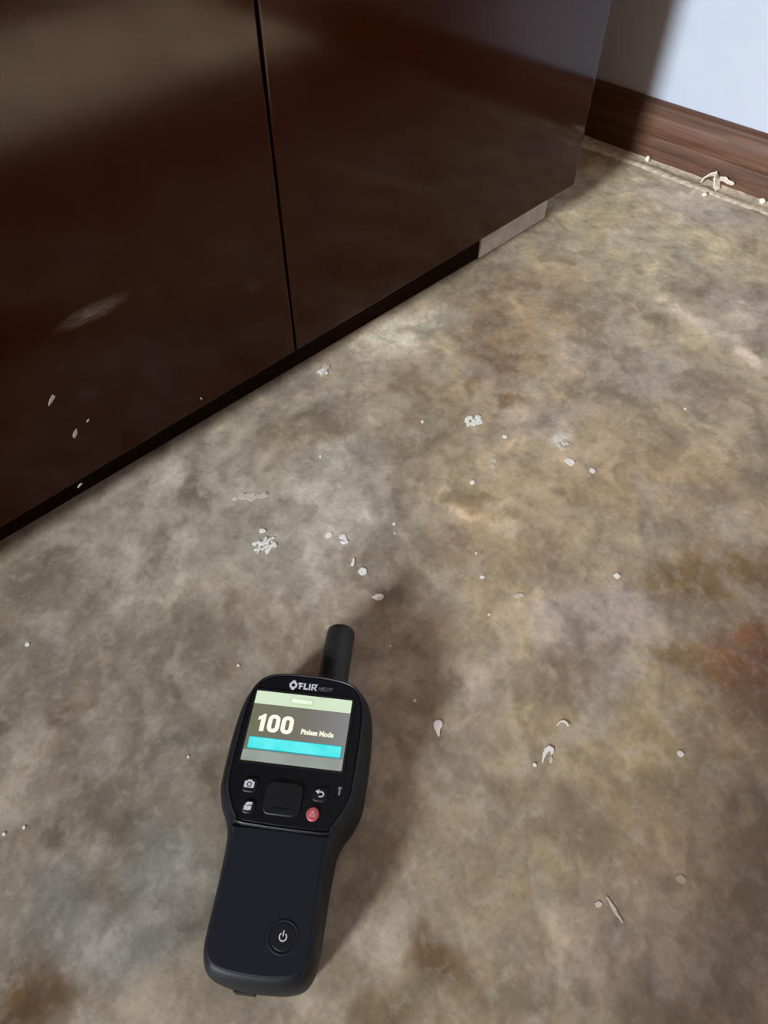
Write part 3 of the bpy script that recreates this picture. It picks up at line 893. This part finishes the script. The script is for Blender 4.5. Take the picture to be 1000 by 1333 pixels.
strip_flake(-0.5650, -0.3880, [(-3.8, -1.9), (-2.4, 0.0), (-0.6, 1.3), (1.0, 1.5), (2.5, 0.4), (3.6, -2.2)], [0.8, 1.0, 1.1, 1.2, 1.3, 1.0], 'thin arched cream paint curl below the pinkish floor patch')
strip_flake(-0.5880, -0.3928, [(-4.4, -6.6), (-3.4, -3.6), (-2.2, -0.8), (-0.4, 1.8), (1.8, 3.2), (3.0, 2.2), (2.8, 0.2), (2.0, -1.4)], [0.5, 1.4, 2.4, 3.0, 3.2, 2.8, 2.0, 0.6], 'hooked cream paint flake below the thin arched curl', lift=0.0003)
flake('paint_flake', -0.6004, -0.3915, blob2(0, 0, 1.3, 1.3, 0, 9, 0.1, 12), 'tiny cream paint dot beside the hooked flake')
flake('paint_flake', -0.5289, -0.4551, blob2(0, 0, 2.2, 2.2, 0.5, 9, 0.15, 13), 'small cream paint flake alone near the reddish right edge stain')
flake('paint_flake', -0.5956, -0.4928, blob2(0, 0, 3.0, 2.4, -0.4, 11, 0.15, 14), 'dull oval cream paint flake at the lower right', plain('dull_cream_flake', (0.62, 0.50, 0.40), 0.75, 0.3, 0.1, 700, 0.2))

# paint spots stuck to the floor
def spot(x, y, rx, ry, rot=0.0, mat=M_white, seed=0, n=9, jag=0.22, th=0.0001):
    pts = blob2(0, 0, rx * MM, ry * MM, A_R + rot, n, jag, seed)
    o = from_bm('paint_spot', prism_bm(pts, -0.0008, 0.00005 + th), mat, floor)
    o.location = (x, y, 0)
    return o
SP = [(-0.3762, -0.1919, 2.2, 2.0), (-0.44, -0.2068, 2.2, 2.5), (-0.5102, -0.275, 1.8, 1.3), (-0.5328, -0.3, 1.0, 1.0), (-0.6028, -0.2656, 0.8, 0.9),
      (-0.6213, -0.3065, 1.1, 1.1), (-0.2289, -0.2906, 1.2, 1.6), (-0.4139, -0.1255, 1.3, 2.0), (-0.7837, -0.0774, 1.5, 1.4), (-0.7518, -0.2276, 0.8, 0.9),
      (-0.8473, -0.1916, 0.8, 0.9), (-0.8577, -0.1866, 1.0, 1.0), (-0.5096, -0.0904, 1.2, 1.6), (-0.5197, -0.1901, 1.2, 1.5), (-0.5644, -0.1599, 2.6, 3.0),
      (-0.6883, -0.1993, 0.9, 0.9), (-0.4958, -0.2571, 0.8, 1.2)]
for i, (x, y, rx, ry) in enumerate(SP):
    spot(x, y, rx, ry, seed=60 + i)
for i, (x, y, rx, ry, ro) in enumerate([(-0.4127, -0.2077, 2.4, 2.2, 0), (-0.4060, -0.2040, 2.2, 2.8, .3), (-0.5039, -0.3057, 3.5, 1.6, .2), (-0.5905, -0.3970, 1.0, 3.0, -.3),
                                       (-0.6354, -0.4730, 0.9, 7.0, .45), (-0.6400, -0.4660, 2.0, 1.6, .4), (-0.5260, -0.1971, 1.0, 1.3, 0)]):
    spot(x, y, rx, ry, ro, M_pale, 90 + i, 11, 0.3)

def cluster(cx, cy, w, h, cnt, smin, smax, mat, seed, rot=0.0, stretch=1.5):
    """crumbled paint: many small crumbs stuck together on the floor, one patch"""
    r = random.Random(seed)
    bm = bmesh.new()
    for i in range(cnt):
        a, b = r.uniform(-1, 1) * w, r.uniform(-1, 1) * h
        c, s = math.cos(A_R + rot), math.sin(A_R + rot)
        x, y = (c * a - s * b) * MM, (s * a + c * b) * MM
        k = r.uniform(smin, smax) * MM
        prism_bm(blob2(x, y, k * stretch, k, A_R + rot + r.uniform(0.2, 0.9), 8, 0.35, r.randint(0, 9999)), -0.0008, 0.0001 + r.uniform(0, 0.0003), bm)
    o = from_bm('paint_patch', bm, mat, floor)
    o.location = (cx, cy, 0)
    o['kind'] = 'stuff'
    return o
cluster(-0.3797, -0.1578, 7.0, 5.0, 34, 0.7, 1.7, M_white, 1, 0.25, 1.6)
cluster(-0.4279, -0.0051, 6.0, 6.5, 9, 1.2, 2.2, M_pale, 2, 0.5, 2.0)
cluster(-0.4300, -0.0075, 3.0, 4.0, 4, 1.2, 2.0, M_white, 22, 0.5, 2.0)
cluster(-0.6072, -0.1314, 8.0, 7.0, 26, 0.7, 1.5, M_white, 3, 0.3, 1.9)
cluster(-0.5990, -0.1190, 1.5, 2.5, 4, 1.4, 2.0, M_white, 33, 0, 1.0)
cluster(-0.5828, -0.0821, 12.0, 2.0, 18, 1.0, 2.2, M_pale, 4, 0.0, 1.8)
cluster(-0.5594, -0.1718, 3.0, 4.0, 8, 0.8, 2.2, M_white, 5, 0.0, 1.2)
cluster(-0.3483, -0.2361, 6.0, 5.0, 10, 0.7, 1.8, M_pale, 6, 0.0, 1.6)

# ------------------------------------------------------------------ debris at the baseboard
M_shred = plain('dusty_white_shred', (0.85, 0.77, 0.68), 0.75, 0.3, 0.18, 500, 0.3)
def ribbon_bm(bm, path, width, th=0.0006):
    """thin bent strip along path (x,y,z) with upright width"""
    pts = [Vector(p) for p in path]
    rows = []
    for i, p in enumerate(pts):
        d = (pts[min(i + 1, len(pts) - 1)] - pts[max(i - 1, 0)]).normalized()
        side = d.cross(Vector((0, 0, 1)))
        if side.length < 1e-4:
            side = Vector((0, 1, 0))
        side.normalize()
        upv = (side.cross(d) * 0.75 + side * 0.65).normalized()
        w = width[i] if isinstance(width, (list, tuple)) else width
        nrm = d.cross(upv).normalized() * th
        rows.append([bm.verts.new(p + upv * w / 2 + nrm), bm.verts.new(p - upv * w / 2 + nrm), bm.verts.new(p - upv * w / 2 - nrm), bm.verts.new(p + upv * w / 2 - nrm)])
    for a, b in zip(rows, rows[1:]):
        for j in range(4):
            bm.faces.new((a[j], a[(j + 1) % 4], b[(j + 1) % 4], b[j]))
    bm.faces.new(rows[0])
    bm.faces.new(rows[-1][::-1])
bm = bmesh.new()
ribbon_bm(bm, [(-0.006, 0.0165, 0.003), (-0.002, 0.0155, 0.007), (0.003, 0.010, 0.0115), (0.006, 0.004, 0.0135), (0.004, 0.0005, 0.011), (0.001, 0.001, 0.006)], [0.004, 0.006, 0.008, 0.011, 0.013, 0.008])
ribbon_bm(bm, [(0.003, 0.001, 0.012), (-0.001, -0.002, 0.009), (-0.006, -0.0055, 0.005), (-0.011, -0.006, 0.0028)], [0.013, 0.017, 0.014, 0.006])
ribbon_bm(bm, [(0.001, -0.003, 0.011), (0.004, -0.009, 0.0115), (0.005, -0.014, 0.009), (0.004, -0.019, 0.0095), (0.003, -0.022, 0.011)], [0.010, 0.011, 0.009, 0.007, 0.004])
sh = from_bm('paint_shred', bm, M_shred)
sh.location = (0.184, -0.1010, 0.0020)
tag(sh, 'twisted pale shred of peeled paint lying against the baseboard', 'debris')
def crumb(x, y, rx, ry, rz, seed, label, mat=M_shred):
    bm = bmesh.new()
    bmesh.ops.create_icosphere(bm, subdivisions=2, radius=1)
    r = random.Random(seed)
    for v in bm.verts:
        k = 1 + r.uniform(-0.22, 0.22)
        v.co = Vector((v.co.x * rx * k, v.co.y * ry * k, v.co.z * rz * k)) * MM
    lo_ = min(v.co.z for v in bm.verts)
    for v in bm.verts:
        v.co.z -= lo_
    o = from_bm('mortar_crumb', bm, mat)
    o.location = (x, y, 0.0005)
    return tag(o, label, 'crumb')
o = crumb(0.1870, 0.0010, 3.5, 3.2, 3.6, 1, 'small pale crumb at the baseboard near the cabinet corner')
o.location.z = 0.0014
crumb(0.1540, -0.1030, 4.5, 3.2, 2.2, 2, 'flat cream crumb on the floor below the twisted shred', M_flake)
o = crumb(0.1870, -0.1660, 4.0, 4.0, 3.2, 3, 'cream crumb at the baseboard by the right edge', M_flake)
o.location.z = 0.0014

# ------------------------------------------------------------------ the photographer, crouching behind the camera, whose shadow falls across the floor
def crouching_person():
    d = Vector((0.72, 0.70, 0)).normalized()
    l = Vector((-d.y, d.x, 0))
    B = Vector((-1.13, -0.76, 0))
    def at_(f, s_, z):
        return B + d * f + l * s_ + Vector((0, 0, z))
    V, E, Rr = [], [], []
    def add(p, r, par=None):
        V.append(p)
        Rr.append(r if isinstance(r, tuple) else (r, r))
        if par is not None:
            E.append((par, len(V) - 1))
        return len(V) - 1
    pel = add(at_(0, 0, 0.33), (0.12, 0.12))
    ab = add(at_(0.05, 0, 0.48), (0.115, 0.115), pel)
    ch = add(at_(0.11, 0, 0.66), (0.125, 0.125), ab)
    up_ = add(at_(0.16, 0, 0.79), (0.09, 0.09), ch)
    nk = add(at_(0.19, 0, 0.87), 0.05, up_)
    h0 = add(at_(0.225, 0, 0.93), 0.07, nk)
    h1 = add(at_(0.245, 0, 1.00), 0.088, h0)
    add(at_(0.25, 0, 1.07), 0.07, h1)
    cam_p = Vector(CAM)
    for sgn in (1, -1):
        sh_ = add(at_(0.16, 0.155 * sgn, 0.77), 0.058, up_)
        el = add(at_(0.17, 0.19 * sgn, 0.53), 0.042, sh_)
        wr = add(cam_p - d * 0.13 + l * 0.085 * sgn + Vector((0, 0, -0.01)), 0.028, el)
        pa = add(cam_p - d * 0.075 + l * 0.080 * sgn + Vector((0, 0, 0.02)), 0.030, wr)
        for q in range(4):
            k0 = add(cam_p - d * 0.050 + l * (0.086 - 0.004 * q) * sgn + Vector((0, 0, -0.012 + 0.019 * q)), 0.0095, pa)
            k1_ = add(V[k0] + d * 0.020 - l * 0.012 * sgn, 0.0085, k0)
            add(V[k1_] - l * (0.020 - 0.002 * abs(q - 1.5)) * sgn + d * 0.002, 0.0075, k1_)
        t0 = add(cam_p - d * 0.075 + l * 0.055 * sgn + Vector((0, 0, 0.045)), 0.011, pa)
        add(V[t0] - l * 0.028 * sgn + d * 0.008, 0.009, t0)
        hp = add(at_(0.02, 0.085 * sgn, 0.30), 0.095, pel)
        kn = add(at_(0.27, 0.105 * sgn, 0.40), 0.062, hp)
        an = add(at_(0.09, 0.095 * sgn, 0.09), 0.042, kn)
        ba = add(at_(0.17, 0.10 * sgn, 0.045), 0.042, an)
        add(at_(0.26, 0.105 * sgn, 0.034), 0.032, ba)
    me = bpy.data.meshes.new('person_rig')
    me.from_pydata([v[:] for v in V], E, [])
    o = bpy.data.objects.new('person_rig', me)
    COL.objects.link(o)
    sk = o.modifiers.new('skin', 'SKIN')
    sk.use_smooth_shade = True
    for i, sv in enumerate(me.skin_vertices[0].data):
        sv.radius = Rr[i]
        sv.use_root = (i == 0)
    sub = o.modifiers.new('sub', 'SUBSURF')
    sub.levels = 2
    dgr = bpy.context.evaluated_depsgraph_get()
    dgr.update()
    out = bpy.data.meshes.new_from_object(o.evaluated_get(dgr))
    bpy.data.objects.remove(o)
    zmin = min(v.co.z for v in out.vertices)
    for v in out.vertices:
        v.co = v.co - B - Vector((0, 0, zmin - 0.001))
    out.name = 'person'
    out.materials.clear()
    mats = [plain('dark_navy_shirt', (0.02, 0.024, 0.035), 0.85, 0.2, 0.2, 300), plain('dark_trousers', (0.022, 0.02, 0.02), 0.9, 0.2, 0.2, 400),
            plain('warm_skin', (0.42, 0.25, 0.17), 0.55, 0.35, 0.08, 120), plain('black_shoe', (0.012, 0.011, 0.011), 0.6, 0.3, 0.2, 300), plain('dark_hair', (0.012, 0.009, 0.008), 0.6, 0.3, 0.3, 500)]
    for m_ in mats:
        out.materials.append(m_)
    for p in out.polygons:
        c = p.center
        f = c.dot(d)
        if c.z > 1.02 or (c.z > 0.93 and f < 0.20):
            p.material_index = 4
        elif c.z > 0.87 or (f > 0.29 and c.z > 0.43):
            p.material_index = 2
        elif c.z < 0.10:
            p.material_index = 3
        elif c.z < 0.44 and f < 0.36:
            p.material_index = 1
    p = link('person', out, None)
    p.location = B
    return tag(p, 'person in dark clothes crouching behind the camera beside the meter', 'person')
crouching_person()
